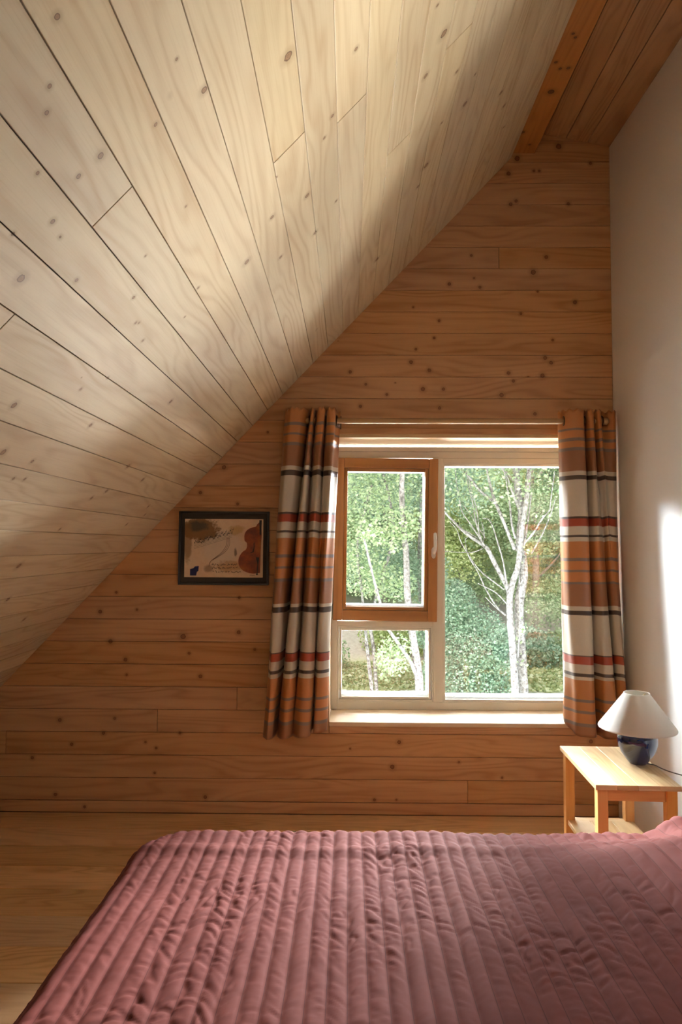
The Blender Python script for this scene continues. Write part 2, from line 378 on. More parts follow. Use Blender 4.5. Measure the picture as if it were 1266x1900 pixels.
# right fixed light
mb = MB(); frame4(mb, .530, 1.262, .52, 1.855, .012, FY+.008, FY+.07)
fx = mb.build('fixed_light_frame', M['cream'], win, bevel=.002)
mb = MB(); mb.box((.541, FY+.04, .531), (1.251, FY+.046, 1.844)); mb.build('glass_pane', M['glass'], fx)
mb = MB(); frame4v(mb, .536, 1.256, .526, 1.849, .003, .008, .018, .003, FY+.048, FY+.12); mb.build('outer_rebate', white, fx)
# opening sash, varnished
cx, cz = .207, 1.426
sash = thing('opening_sash', (cx, FY-.022, cz)); sash.parent = win; sash.rotation_euler = (0, .011, 0); sash['label'] = 'varnished orange wooden opening sash'
mb = MB(); hw, hh = .291, .457
mb.box((-hw, 0, -hh), (-hw+.052, .05, hh), 2); mb.box((hw-.052, 0, -hh), (hw, .05, hh), 2)
mb.box((-hw+.052, .0006, hh-.055), (hw-.052, .05, hh), 0); mb.box((-hw+.052, .0006, -hh), (hw-.052, .05, -hh+.058), 0)
mb.build('sash_frame', M['sash'], sash, bevel=.0035)
mb = MB(); frame4(mb, -hw+.052, hw-.052, -hh+.058, hh-.055, .020, .012, .05); mb.build('glazing_bead', M['sash'], sash, bevel=.003)
mb = MB(); mb.box((-hw+.070, .03, -hh+.077), (hw-.070, .036, hh-.074)); mb.build('glass_pane', M['glass'], sash)
mb = MB(); frame4v(mb, -hw+.068, hw-.068, -hh+.075, hh-.072, .001, .008, .013, .001, .038, .10); mb.build('outer_rebate', white, sash)
chrome = plain('chrome', (.86, .85, .84), .28, 1.)
hz = at(804, 1010, FY).z-cz; hx = at(804, 1010, FY).x-cx
mb = MB(); pts = []
plate = [[(hx+.012*c, -.001-d, hz-.045+.020*s+(.012 if s > 0 else -.012)) for c, s in [(math.cos(2*PI*k/24), math.sin(2*PI*k/24)) for k in range(24)]] for d in (0, .008)]
mb.grid(plate, closed_v=True); mb.face(plate[1][::-1]); 
mb.tube(catmull([(hx, -.006, hz-.043), (hx, -.03, hz-.043), (hx+.003, -.042, hz-.03), (hx+.004, -.044, hz+.01), (hx+.003, -.040, hz+.055), (hx+.003, -.038, hz+.062)], 6),
        [.009]*12+[.009]*12+[.0085]*6+[.006], 14)
mb.build('handle', chrome, sash)['label'] = 'chrome lever handle'
brass = plain('aged_hinge_steel', (.42, .38, .30), .35, 1.)
for zz in (1.83, 1.02):
    mb = MB(); mb.box((-.094, FY-.014, zz-.04), (-.088, FY+.001, zz+.04)); mb.tube([(-.086, FY-.016, zz-.042), (-.086, FY-.016, zz+.042)], .0055, 10)
    mb.tube([(-.086, FY-.016, zz+.042), (-.086, FY-.016, zz+.048)], .0035, 10); mb.build('hinge', brass, win)
# sill board and reveal linings
mb = MB(); mb.box((WX0-.0, YB-.012, WZ0-.022), (WX1, FY+.02, WZ0), 0); mb.build('window_sill', M['sill'], win, bevel=.003)
mb = MB(); mb.box((WX0-.012, YB+.002, WZ0), (WX0, FY+.04, WZ1), 2); mb.box((WX1, YB+.002, WZ0), (WX1+.012, FY+.04, WZ1), 2)
mb.build('reveal_lining', M['sill'], win)
mb = MB(); mb.box((WX0-.012, YB-.004, WZ1), (WX1+.012, FY+.08, WZ1+.018), 0); mb.build('head_lining', M['table'], win)
mb = MB(); mb.box((WX0-.01, YB-.010, WZ1+.018), (WX1+.02, YB+.01, WZ1+.048), 0); mb.build('head_trim', M['wall'], win, bevel=.002)

# ------------------------------------------------------------------ curtain rod
RY, RZ = 3.505, 2.034
rod = thing('curtain_rod', (.5, RY, RZ), 0, 'pale round wooden curtain rod mounted above the window', 'curtain rod')
mb = MB(); mb.tube([(-.79+.0, 0, 0), (.815, 0, 0)], .0142, 20); r_ = mb.build('pole', M['rod'], rod)
for xx, sg in ((-.79, -1), (.815, 1)):
    mb = MB(); prof = [(.0001, .02), (.010, .018), (.017, .010), (.019, 0), (.017, -.010), (.012, -.014)]
    pts = [[(xx+sg*z, r*math.cos(2*PI*k/20), r*math.sin(2*PI*k/20)) for k in range(20)] for r, z in prof]
    mb.grid(pts, closed_v=True, flip=sg > 0); mb.build('end_cap', M['rod'], rod)
dark = plain('bronze_metal', (.10, .06, .035), .35, .9)
for xx in (-.555, .70):
    mb = MB(); mb.box((xx-.012, .078, -.03), (xx+.012, .094, .04)); mb.box((xx-.006, .0, -.024), (xx+.006, .08, -.014)); mb.box((xx-.006, .010, -.016), (xx+.006, .02, .006))
    mb.build('bracket', dark, rod, bevel=.002)

# ------------------------------------------------------------------ curtains
def z_of(y): return H + (1011-y)*3.49/1267
def curtain_mat(name, dy):
    O_, B_, Cm, D_, Rd, G_ = (.50, .19, .055), (.30, .125, .055), (.64, .57, .47), (.055, .038, .030), (.34, .045, .016), (.19, .135, .115)
    L_ = [(740, O_), (783, G_), (788, O_), (802, G_), (807.5, O_), (821, G_), (826, B_), (865, Cm), (873, D_), (882, Cm), (951, D_), (953.5, Rd), (968, Cm), (984, D_), (989, Cm), (997, O_),
          (1028, G_), (1033, O_), (1049, G_), (1054, O_), (1072, G_), (1077, B_), (1117, Cm), (1124, D_), (1133, Cm), (1205, D_), (1207.5, Rd), (1222, Cm), (1238, D_), (1244, Cm), (1252, O_),
          (1286, G_), (1291, O_)]
    L2 = [(1252, O_), (1286, G_), (1291, O_), (1306, G_), (1311, O_), (1328, G_), (1334, B_)]
    t = NT(name); uv = t.n('ShaderNodeUVMap').outputs[0]; sp = t.n('ShaderNodeSeparateXYZ', {0: uv}); v = sp.outputs[1]   # v = height in metres
    zt, zb = z_of(740), z_of(1250)
    f = lambda y: (zt - z_of(y+dy*(1-(y-780)/500)))/(zt-zb)
    sel = t.math('DIVIDE', t.math('SUBTRACT', zt, v), zt-zb)
    a = [(max(0, f(y)), c) for y, c in L_ if y < 1251]
    col = t.ramp(sel, a[:31], 'CONSTANT')
    zb2 = z_of(1380); g = lambda y: (z_of(1252)-z_of(y))/(z_of(1252)-zb2)
    sel2 = t.math('DIVIDE', t.math('SUBTRACT', z_of(1252), v), z_of(1252)-zb2)
    col2 = t.ramp(sel2, [(g(y), c) for y, c in L2], 'CONSTANT')
    col = t.mix(t.math('GREATER_THAN', sel2, 0.), col, col2)
    n = t.noise(t.vec(t.math('MULTIPLY', sp.outputs[0], 900), t.math('MULTIPLY', v, 60)), 1, 2)
    col = t.mix(t.math('MULTIPLY', n, .22), col, (.2, .1, .05, 1))
    b = t.bsdf; t.put(b.inputs['Base Color'], col); b.inputs['Roughness'].default_value = .42
    b.inputs['Sheen Weight'].default_value = .08; b.inputs['Sheen Roughness'].default_value = .35; b.inputs['Anisotropic'].default_value = .3
    tl = t.n('ShaderNodeBsdfTranslucent', {0: col}); mx = t.n('ShaderNodeMixShader', {0: .09, 1: b.outputs[0], 2: tl.outputs[0]})
    t.put(t.out.inputs[0], mx.outputs[0])
    return t.m
def curtain(name, label, top, bot, zt, zbot, mat, lift=None, nz=110):
    o = thing(name, (top[len(top)//2][0], RY, zt), 0, label, 'curtain')
    A = catmull([(x, -d, 0) for x, d in top], 7); B = catmull([(x, -d, 0) for x, d in bot], 7); nu = len(A); rows = []; uv = []
    for i in range(nu):
        row = []; ur = []
        for j in range(nz+1):
            tt = j/nz; e = tt**.85; p = A[i].lerp(B[i], e)
            zz0 = zt + .006*math.sin(i*.9); zz1 = zbot + (lift(i/(nu-1)) if lift else 0)
            z = zz0+(zz1-zz0)*tt
            wob = .006*mnoise.noise(Vector((i*.12, tt*3.2, 3)))*tt*2
            x = p.x + wob; y = RY + p.y + .012*mnoise.noise(Vector((i*.07+9, tt*2.4, 1)))*tt
            y -= .0
            row.append((x-o.location.x, y-o.location.y, z-o.location.z)); ur.append((i/(nu-1), z + .006*mnoise.noise(Vector((i*.05, 0, 5)))))
        rows.append(row); uv.append(ur)
    mb = MB(); mb.grid(rows, uv=uv); c = mb.build('fabric', mat, o)
    s = c.modifiers.new('s', 'SOLIDIFY'); s.thickness = .0016; s.offset = 0
    return o
top = []; bot = []
nL = 4.5
N_ = 38
for i in range(N_+1):
    u = i/N_; ph = 2*PI*nL*u+.3
    xt = -.322 + .25*u + .008*math.sin(2*ph); xb = -.413 + .305*u + .010*math.sin(2*ph)
    top.append((xt, .042*math.sin(ph))); bot.append((xb, .01+.062*math.sin(ph+.15)))
top = [(-.330, .0), (-.318, .02), (-.300, .042), (-.275, .045), (-.240, .04), (-.212, .0), (-.206, -.04), (-.200, -.035), (-.196, .01), (-.190, .045), (-.178, .035), (-.176, -.03), (-.170, -.045), (-.165, .01), (-.158, .045),
       (-.135, .048), (-.122, .03), (-.124, -.03), (-.118, -.045), (-.113, .02), (-.106, .044), (-.082, .046), (-.068, .03), (-.07, -.02), (-.055, -.05), (-.045, -.05)]
bot = [(-.420, .02), (-.418, .06), (-.408, 0.105), (-.385, 0.105), (-.370, .06), (-.368, .0), (-.362, -.07), (-.352, -.03), (-.350, .04), (-.340, 0.105), (-.300, 0.108), (-.285, .06), (-.284, .0), (-.280, -.07), (-.270, -.02),
       (-.268, .05), (-.250, 0.105), (-.205, 0.108), (-.188, .06), (-.186, .0), (-.180, -.04), (-.176, .04), (-.165, .07), (-.125, .06), (-.105, .02), (-.110, -.03)]
cl = curtain('curtain', 'left striped curtain bunched in tight pleats beside the framed picture', top, bot, 2.092, .435, curtain_mat('striped_satin_left', 0), lift=lambda u: .03*u*u)
top = [(1.082, -.03), (1.092, .0), (1.115, .03), (1.15, .045), (1.19, .035), (1.203, .0), (1.205, -.035), (1.212, -.02), (1.216, .02), (1.228, .035), (1.246, .025), (1.25, -.02), (1.256, -.03), (1.262, .01), (1.272, .03), (1.286, .02),
       (1.292, -.025), (1.31, -.04), (1.335, -.015), (1.36, .0), (1.378, -.02), (1.384, -.05)]
bot = [(1.103, -.05), (1.105, -.01), (1.118, .045), (1.150, .085), (1.20, .105), (1.222, .08), (1.225, .0), (1.228, -.03), (1.232, .0), (1.240, .07), (1.262, .115), (1.30, .12), (1.322, .09), (1.326, .03), (1.330, .02), (1.335, .08),
       (1.345, .125), (1.362, .14), (1.368, .10), (1.370, .03), (1.374, .0), (1.378, -.02)]
cr_ = curtain('curtain', 'right striped curtain hanging in loose folds beside the white wall', top, bot, 2.088, .455, curtain_mat('striped_satin_right', 9), lift=lambda u: .07*max(0, 1-u/.14)**1.5)
for root, xs_ in ((cl, (-.306, -.207, -.174, -.122, -.066)), (cr_, (1.100, 1.206, 1.252, 1.298))):
    for xx in xs_:
        rows = [[(xx-root.location.x+.0035*math.cos(b), (.0245+.0045*math.sin(b))*math.cos(a), RZ-root.location.z+(.0245+.0045*math.sin(b))*math.sin(a)) for b in [2*PI*q/8 for q in range(8)]] for a in [2*PI*k/24 for k in range(24)]]
        mb = MB(); mb.grid(rows, closed_u=True, closed_v=True); mb.build('eyelet', dark, root)

# ------------------------------------------------------------------ framed picture
pic = thing('framed_picture', (-.658, YB-.002, 1.373), 0, 'dark framed cello watercolour hanging on the plank wall', 'picture')
pic.rotation_euler = (0, .001, 0)
fw, fh = .2375, .193
mb = MB(); frame4(mb, -fw, fw, -fh, fh, .011, -.022, 0); mb.build('frame', plain('black_picture_frame', (.012, .011, .011), .35), pic, bevel=.0015)
mb = MB(); mb.box((-fw+.010, -.012, -fh+.010), (fw-.010, -.002, fh-.010)); mb.build('mat_board', plain('dark_brown_mat', (.030, .022, .014), .8), pic)
aw, ah = .2066, .153; ay = -.0128
t = NT('watercolour_paper'); ob = t.n('ShaderNodeUVMap').outputs[0]
sp = t.n('ShaderNodeSeparateXYZ', {0: ob}); px, pz = sp.outputs[0], sp.outputs[1]
n = t.math('MULTIPLY_ADD', t.noise(ob, 22, 5, .7), 1.6, -.3); n2 = t.noise(ob, 40, 3, .6)
def blob(x, z, rx, rz, soft=.5, amp=.55):
    dx = t.math('DIVIDE', t.math('SUBTRACT', px, x), rx); dz = t.math('DIVIDE', t.math('SUBTRACT', pz, z), rz)
    d = t.math('SQRT', t.math('ADD', t.math('MULTIPLY', dx, dx), t.math('MULTIPLY', dz, dz)))
    d = t.math('ADD', d, t.math('MULTIPLY_ADD', n, amp*2, -amp))
    return t.smooth(d, 1+soft*.5, 1-soft*.5)
col = t.mix(t.smooth(n, .35, .7, 0, .4), (.74, .56, .38, 1), (.64, .44, .27, 1))
col = t.mix(t.math('MULTIPLY', blob(-0.012, 0.000, 0.108, 0.090, .5, .2), .6), col, (.70, .60, .50, 1))
col = t.mix(t.math('MULTIPLY', blob(-0.132, 0.102, 0.102, 0.060, .3, .6), .95), col, (.20, .09, .022, 1))
col = t.mix(t.math('MULTIPLY', blob(-0.144, 0.114, 0.054, 0.026, .6, .6), .8), col, (.03, .03, .02, 1))
col = t.mix(t.math('MULTIPLY', blob(-0.192, 0.036, 0.024, 0.108, .6, .5), .75), col, (.22, .10, .025, 1))
col = t.mix(t.math('MULTIPLY', blob(0.066, 0.096, 0.036, 0.024, .6, .8), .6), col, (.42, .24, .04, 1))
col = t.mix(t.math('MULTIPLY', blob(0.042, -0.096, 0.066, 0.029, .6, .8), .6), col, (.45, .20, .04, 1))
col = t.mix(t.math('MULTIPLY', blob(0.062, -0.022, 0.008, 0.024, .6, .5), .8), col, (.10, .05, .02, 1))
col = t.mix(t.math('MULTIPLY', blob(-0.078, -0.108, 0.024, 0.018, .9, .6), .6), col, (.16, .09, .05, 1))
t.put(t.bsdf.inputs['Base Color'], col); t.bsdf.inputs['Roughness'].default_value = .6
mb = MB(); mb.box((-aw, ay, -ah), (aw, -.012, ah)); painting = mb.build('painting', t.m, pic)
# cello silhouette
t = NT('cello_varnish'); ob = t.n('ShaderNodeTexCoord').outputs['Object']
t.put(t.bsdf.inputs['Base Color'], t.ramp(t.noise(ob, 16, 4, .6), [(.3, (.12, .02, .006)), (.5, (.26, .05, .010)), (.68, (.36, .12, .022))])); t.bsdf.inputs['Roughness'].default_value = .5
def pc(x, y): return ((x-612)/1266*200/352+.0, (555-y)/1076*170/352)      # crop pixels of the picture to metres about its centre
def sheet(name, pts, mat, y=ay-.0008, th=.0006):
    mb = MB(); a = [(x, y, z) for x, z in pts]; b = [(x, y+th, z) for x, z in pts]
    ar = sum(pts[i][0]*pts[(i+1) % len(pts)][1]-pts[(i+1) % len(pts)][0]*pts[i][1] for i in range(len(pts)))
    if ar < 0: a.reverse(); b.reverse()
    mb.face(a)
    for i in range(len(a)): j = (i+1) % len(a); mb.face([a[j], a[i], b[i], b[j]])
    return mb.build(name, mat, painting)
cel = [(1025, 250), (1000, 275), (985, 300), (930, 315), (880, 345), (855, 390), (852, 440), (858, 470), (880, 490), (885, 530), (870, 570), (835, 595), (800, 645), (785, 700), (795, 760), (835, 810), (900, 840), (970, 850), (1040, 840)]
cp = [tuple(v)[:2] for v in catmull([(*pc(x, y), 0) for x, y in cel], 4)] + [pc(1045, 600), pc(1055, 400), pc(1050, 260)]
sheet('painted_cello', cp, t.m)
ink = plain('dark_ink', (.02, .018, .014), .6); ink2 = plain('brown_ink', (.14, .05, .02), .6)
sheet('painted_fingerboard', [pc(1025, 225), pc(1055, 225), pc(1050, 395), pc(1032, 400)], ink, ay-.0016)
sheet('painted_tailpiece', [pc(990, 660), pc(1030, 660), pc(1020, 740), pc(1012, 850), pc(1020, 866), pc(990, 866), pc(1002, 840), pc(1008, 740)], ink, ay-.0018)
sheet('painted_block', [pc(220, 800), pc(262, 790), pc(275, 770), pc(322, 765), pc(318, 820), pc(300, 835), pc(292, 876), pc(220, 876)], plain('blue_paint', (.012, .02, .12), .5), ay-.001)
mb = MB()
def stroke(pts, r, k=2.3): mb.tube([(*[(lambda q: (q[0], ay-.0007, q[1]))(pc(*p)) for p in [pp]][0],) for pp in pts], r*k, 5)
for dyy in (0, 16, 32, 48, 64):
    stroke([(260+i*50, 500+dyy-i*15.5) for i in range(10)], .00022)
for i in range(34):
    x = 268+i*13.6; y = 500-(x-260)*.31+random.uniform(-22, 22)
    stroke([(x-4, y+2), (x+4, y-2)], .0011)
    stroke([(x+4, y), (x+6, y-26)], .0003)
stroke([(959, 600), (968, 540), (965, 500), (975, 488)], .001); stroke([(925, 610), (950, 600), (962, 560)], .001)
mb.build('painted_notation', ink, painting)
mb = MB()
for o_ in (0, 18, 36):
    stroke([(tuple(p))[:2] for p in catmull([(650+o_*.7, 430, 0), (640+o_, 520, 0), (590+o_, 600, 0), (520+o_*.6, 660, 0), (460, 710, 0), (440, 770, 0)], 5)], .0004)
mb.build('painted_strings', ink2, painting)
mb = MB(); random.seed(3)
for (x0, x1, yy) in ((475, 770, 745), (480, 785, 785), (485, 820, 830)):
    x = x0; pts = []
    while x < x1:
        if random.random() < .14 and len(pts) > 3: stroke(pts, .00055); pts = []; x += 9
        pts.append((x, yy+random.choice((-11, 8, 0, 9, -4)))); x += random.uniform(4, 8)
    if len(pts) > 1: stroke(pts, .00055)
    mb.build('handwriting', ink, painting); mb = MB()
stroke([(920, 872), (935, 866), (950, 874), (965, 868), (980, 872)], .0004)
mb.build('signature', ink, painting)

# ------------------------------------------------------------------ side table
TA = -math.radians(2.2)
tb = thing('side_table', (1.034, 2.698, 0), TA, 'small pine side table with lower shelf between bed and window wall', 'table')
tw, td, th = .149, .236, .55
mb = MB()
for i in range(4):
    a = -tw+i*(2*tw/4); mb.box((a+(.0002 if i else 0), -td, th-.018), (a+2*tw/4, td, th), 1)
mb.build('tabletop', M['table'], tb, bevel=.0012)
lw = .037; ix, iy = tw-.010, td-.012
for sx in (-1, 1):
    for sy in (-1, 1):
        x0 = sx*ix - (lw if sx > 0 else 0); y0 = sy*iy - (lw if sy > 0 else 0)
        mb = MB(); mb.box((x0, y0, 0), (x0+lw, y0+lw, th-.018), 2); mb.build('leg', M['tleg'], tb, bevel=.002)
for sy in (-1, 1):
    y0 = sy*(iy-.008) - (.018 if sy > 0 else 0)
    mb = MB(); mb.box((-ix+lw, y0, th-.062), (ix-lw, y0+.018, th-.018), 0); mb.build('apron', M['tleg'], tb, bevel=.0015)
mb = MB()
for i in range(3):
    a = -ix+.006+i*((2*ix-.012)/3)
    mb.box((a+.0003, -iy+lw, .245), (a+(2*ix-.012)/3-.0003, iy-lw, .262), 1)
mb.box((-ix+lw, -iy+.004, .245), (ix-lw, -iy+lw, .2615), 0); mb.box((-ix+lw, iy-lw, .245), (ix-lw, iy-.004, .2615), 0)
mb.build('shelf', M['table'], tb, bevel=.001)

# ------------------------------------------------------------------ table lamp
lp = thing('table_lamp', (1.128, 2.715, .55), 0, 'table lamp with white cone shade and dark blue round ceramic base', 'lamp')
t = NT('cobalt_glaze'); ob = t.n('ShaderNodeTexCoord').outputs['Object']
t.put(t.bsdf.inputs['Base Color'], t.ramp(t.noise(ob, 9, 3, .5), [(.3, (.004, .008, .034)), (.75, (.006, .018, .085))]))
t.bsdf.inputs['Roughness'].default_value = .08; t.bsdf.inputs['Coat Weight'].default_value = .6
prof = [(.0001, 0), (.028, 0), (.034, .004), (.048, .022), (.062, .044), (.0715, .070), (.0745, .090), (.072, .106), (.063, .120), (.047, .129), (.030, .133), (.022, .137), (.022, .150), (.0001, .150)]
P2 = [tuple(v)[:2] for v in catmull([(*p, 0) for p in prof], 5)]
mb = MB(); mb.lathe(P2, n=64); mb.build('base', t.m, lp)
brs = plain('lamp_brass', (.5, .36, .16), .3, 1)
mb = MB(); mb.tube([(0, 0, .15), (0, 0, .20)], .013, 20)
mb.tube([(0, 0, .20), (0, 0, .23)], .006, 10); mb.build('socket', brs, lp)
mb = MB(); mb.lathe([(.0001, .200), (.014, .202), (.026, .208), (.0290, .214)], n=24); 
mb = MB(); mb.lathe([(.010, .19), (.014, .2), (.026, .213), (.029, .226), (.024, .24), (.012, .248), (.0001, .250)], n=24); mb.build('bulb', plain('frosted_bulb', (.85, .85, .82), .3), lp)
t = NT('white_linen_shade'); ob = t.n('ShaderNodeTexCoord').outputs['Object']
t.bsdf.inputs['Base Color'].default_value = (.80, .77, .71, 1); t.bsdf.inputs['Roughness'].default_value = .85
t.bump(t.noise(ob, 420, 2), .25, .001)
tl = t.n('ShaderNodeBsdfTranslucent', {0: (.8, .76, .68, 1)}); t.put(t.out.inputs[0], t.n('ShaderNodeMixShader', {0: .3, 1: t.bsdf.outputs[0], 2: tl.outputs[0]}).outputs[0])
zb_, zt_ = .134, .271
mb = MB(); mb.lathe([(0.1435, zb_), (0.1442, zb_+.003), (0.1432, zb_+.006), (.049, zt_-.004), (.048, zt_), (.0465, zt_), (.0465, zt_-.004), (0.1415, zb_+.005), (0.1435, zb_)], n=96)
sh = mb.build('lamp_shade', t.m, lp)
mb = MB()
for k in range(3):
    a = k*2*PI/3+.4; mb.tube([(.012*math.cos(a), .012*math.sin(a), .2475), (.047*math.cos(a), .047*math.sin(a), zt_-.006)], .0012, 6)
mb.build('shade_ring', brs, sh)
cz_ = .0028
mb = MB(); mb.tube(catmull([(.025, -.005, cz_), (.05, -.03, cz_), (.058, -.062, cz_), (.068, -.095, cz_), (.085, -.125, cz_), (.11, -.16, cz_), (.118, -.20, cz_), (.125, -.245, cz_), (.142, -.262, -.01), (.165, -.27, -.08), (.20, -.25, -.25), (.22, -.20, -.45), (.225, -.12, -.545)], 8), .0022, 8)
mb.build('cord', plain('lamp_cord', (.10, .085, .07), .4), lp)

# ------------------------------------------------------------------ bed
BZ = .50
bed = thing('bed', (.4, 1.42, 0), 0, 'wooden bed with a thick mattress standing under the dusty red quilt', 'bed')
mb = MB(); mb.box((-.955, -.70, .16), (.955, .70, .26), 0); mb.build('bed_frame', M['tleg'], bed, bevel=.004)
mb = MB(); mb.box((-.955, -.705, .262), (.965, .705, .470)); mb.build('mattress', plain('mattress_ticking', (.7, .68, .64), .9), bed, bevel=.045, seg=5)
for sx in (-1, 1):
    for sy in (-1, 1):
        mb = MB(); mb.box((sx*.88-.03, sy*.62-.03, 0), (sx*.88+.03, sy*.62+.03, .16), 2); mb.build('leg', M['tleg'], bed, bevel=.003)

QX0, QX1, QY0, QY1 = -.575, 1.375, .66, 2.150
ST = .0416
def ss(a, b, x):
    t_ = min(1, max(0, (x-a)/(b-a))); return t_*t_*(3-2*t_)
def quilt_pt(s, q):
    # s along the bed (negative past the foot), q across; excess hangs down
    ex = max(0, QX0-s); ey = max(0, q-QY1); ey2 = max(0, QY0-q)
    rc = .11
    dx = max(0, QX0+rc-s); dy = max(0, q-QY1+rc); dy2 = max(0, QY0+rc-q); dyy = max(dy, dy2); sg = 1 if dy > 0 else -1
    dd = math.hypot(dx, dyy)
    if dd > rc: x = max(s, QX0+rc)-rc*dx/dd; y = min(max(q, QY0+rc), QY1-rc)+sg*rc*dyy/dd
    else: x, y = s, q
    ch = (s/ST) % 1.0
    puff = .0070*(abs(math.sin(PI*ch))**.5)
    k = math.floor(s/ST)
    dg = (ch-.5)*.35*math.sin(k*2.1+q*3)
    wr = mnoise.noise(Vector((s*26, q*30+k*1.7+dg*4, k*.37)))*.0018 + mnoise.noise(Vector((s*45, q*85+k*5.3+dg*9, 7.1)))*.0016
    fold = 1-abs(mnoise.noise(Vector((s*14+k*.6, q*26+k*2.3+dg*3, 2.2))))*6
    wr -= max(0, fold)*.004*max(0, .35+mnoise.noise(Vector((s*4, q*4, 3.3)))*1.6)
    wr *= min(1, math.sin(PI*ch)*2.2)
    lump = mnoise.noise(Vector((s*2.2, q*2.2, .5)))*.010 + mnoise.noise(Vector((s*5.5, q*5.5, 8.5)))*.0045
    z = BZ + lump
    A = .105*ss(.40, .98, s) + .03*ss(1.0, 1.3, s)
    pr = ss(2.15, 1.88, q)*(1-.78*ss(1.86, .95, q))
    z += A*pr
    z += .045*ss(.90, 1.02, s)*ss(1.98, 2.08, q) * (1+.4*mnoise.noise(Vector((s*9, q*9, 1))))
    z += .006*ss(.05, .0, abs(q-2.04-.01*math.sin(s*7)))*(1 if s < .9 else 0)          # crease near the far edge
    e = max(0, dd-rc); R_ = .065
    nrm = Vector((0, 0, 1)); P_ = Vector((x, y, z))
    if e > 0:
        dirx = -dx/dd; diry = sg*dyy/dd
        th = min(e/R_, PI/2)
        out = R_*math.sin(th); dn = R_*(1-math.cos(th))
        if e > R_*PI/2:
            rest = e-R_*PI/2; dn += rest
            out += .012*math.sin((s*1.0+q)*23)*min(1, rest*6) - .01*rest
        P_ += Vector((dirx*out, diry*out, -dn)); nrm = Vector((dirx*math.sin(th), diry*math.sin(th), math.cos(th)))
    return P_ + nrm*(puff+wr)
ns = ST/10; s_list = np.arange(QX0-.40, QX1, ns); q_list = np.arange(QY0-.34, QY1+.36, .006)
rows = [[quilt_pt(float(s), float(q)) for q in q_list] for s in s_list]
uvq = [[(float(s), float(q)) for q in q_list] for s in s_list]
mb = MB(); mb.grid(rows, uv=uvq)
t = NT('dusty_red_quilted_cotton'); uv = t.n('ShaderNodeUVMap').outputs[0]
sp = t.n('ShaderNodeSeparateXYZ', {0: uv})
fr_ = t.math('ABSOLUTE', t.math('SUBTRACT', t.math('FRACT', t.math('DIVIDE', sp.outputs[0], ST)), .5))
seam = t.smooth(fr_, .47, .497)
col = t.mix(t.smooth(t.noise(uv, 3, 3), .3, .7), (.108, .028, .023, 1), (.118, .032, .026, 1))
col = t.mix(t.math('MULTIPLY', seam, .65), col, (.03, .008, .008, 1))
t.put(t.bsdf.inputs['Base Color'], col); t.bsdf.inputs['Roughness'].default_value = .8
t.bsdf.inputs['Sheen Weight'].default_value = 0.; t.bsdf.inputs['Sheen Roughness'].default_value = .4; t.bsdf.inputs['Sheen Tint'].default_value = (1, .75, .75, 1)
t.bsdf.inputs['Specular IOR Level'].default_value = .06
t.bump(t.noise(uv, 900, 2), .12, .0008)
q = mb.build('quilt', t.m); tag(q, 'dusty red channel-stitched quilt spread over the whole bed', 'quilt')
so = q.modifiers.new('s', 'SOLIDIFY'); so.thickness = .006; so.offset = -1

# ------------------------------------------------------------------ outdoors
def gz(x, y):
    base = -2.65 + .05*mnoise.noise(Vector((x*.4, y*.4, 0)))
    if y > 23.5: base += (y-23.5)*.42 + .4*mnoise.noise(Vector((x*.25, y*.25, 4)))
    return base
rows = [[(x, y, gz(x, y)) for y in np.arange(4.2, 62, .6)] for x in np.arange(-26, 44, 1.)]
mb = MB(); mb.grid(rows, flip=True)
t = NT('garden_ground'); geo = t.n('ShaderNodeTexCoord').outputs['Object']; sp = t.n('ShaderNodeSeparateXYZ', {0: geo}); yy = sp.outputs[1]
nn = t.noise(geo, .8, 4, .6); nf = t.noise(geo, 9, 4, .7)
yn = t.math('MULTIPLY_ADD', nn, 1.6, t.math('ADD', yy, -.8))
grass = t.mix(nf, (.24, .32, .10, 1), (.50, .56, .28, 1)); dirt = t.mix(nf, (.28, .25, .2, 1), (.60, .54, .46, 1)); grav = t.mix(nf, (.62, .60, .56, 1), (.78, .76, .72, 1))
hill = t.mix(nf, (.10, .15, .06, 1), (.24, .32, .14, 1))
col = t.mix(t.smooth(yn, 19.0, 19.5), grav, grass); col = t.mix(t.smooth(yn, 23., 24.2), col, dirt); col = t.mix(t.smooth(yn, 27, 28.6), col, hill)
t.put(t.bsdf.inputs['Base Color'], col); t.bsdf.inputs['Roughness'].default_value = .95
g_ = mb.build('ground', t.m); g_['kind'] = 'structure'

def leaf_mat(name, a, b, c, trans=.4):
    t = NT(name); rn = t.n('ShaderNodeAttribute', attribute_name='rnd').outputs[2]
    col = t.ramp(rn, [(0, a), (.5, b), (1, c)])
    d = t.n('ShaderNodeBsdfDiffuse', {0: col}); tl = t.n('ShaderNodeBsdfTranslucent', {0: col}); gl = t.n('ShaderNodeBsdfGlossy', {0: (1, 1, 1, 1), 'Roughness': .45})
    m1 = t.n('ShaderNodeMixShader', {0: trans, 1: d.outputs[0], 2: tl.outputs[0]})
    t.put(t.out.inputs[0], t.n('ShaderNodeMixShader', {0: .07, 1: m1.outputs[0], 2: gl.outputs[0]}).outputs[0])
    return t.m
LM = [leaf_mat('cool_green_leaves', (.13, .25, .15), (.26, .41, .27), (.50, .63, .48)),
      leaf_mat('mid_green_leaves', (.19, .31, .12), (.36, .50, .26), (.64, .73, .46)),
      leaf_mat('yellow_green_leaves', (.28, .38, .12), (.48, .57, .22), (.72, .77, .42))]
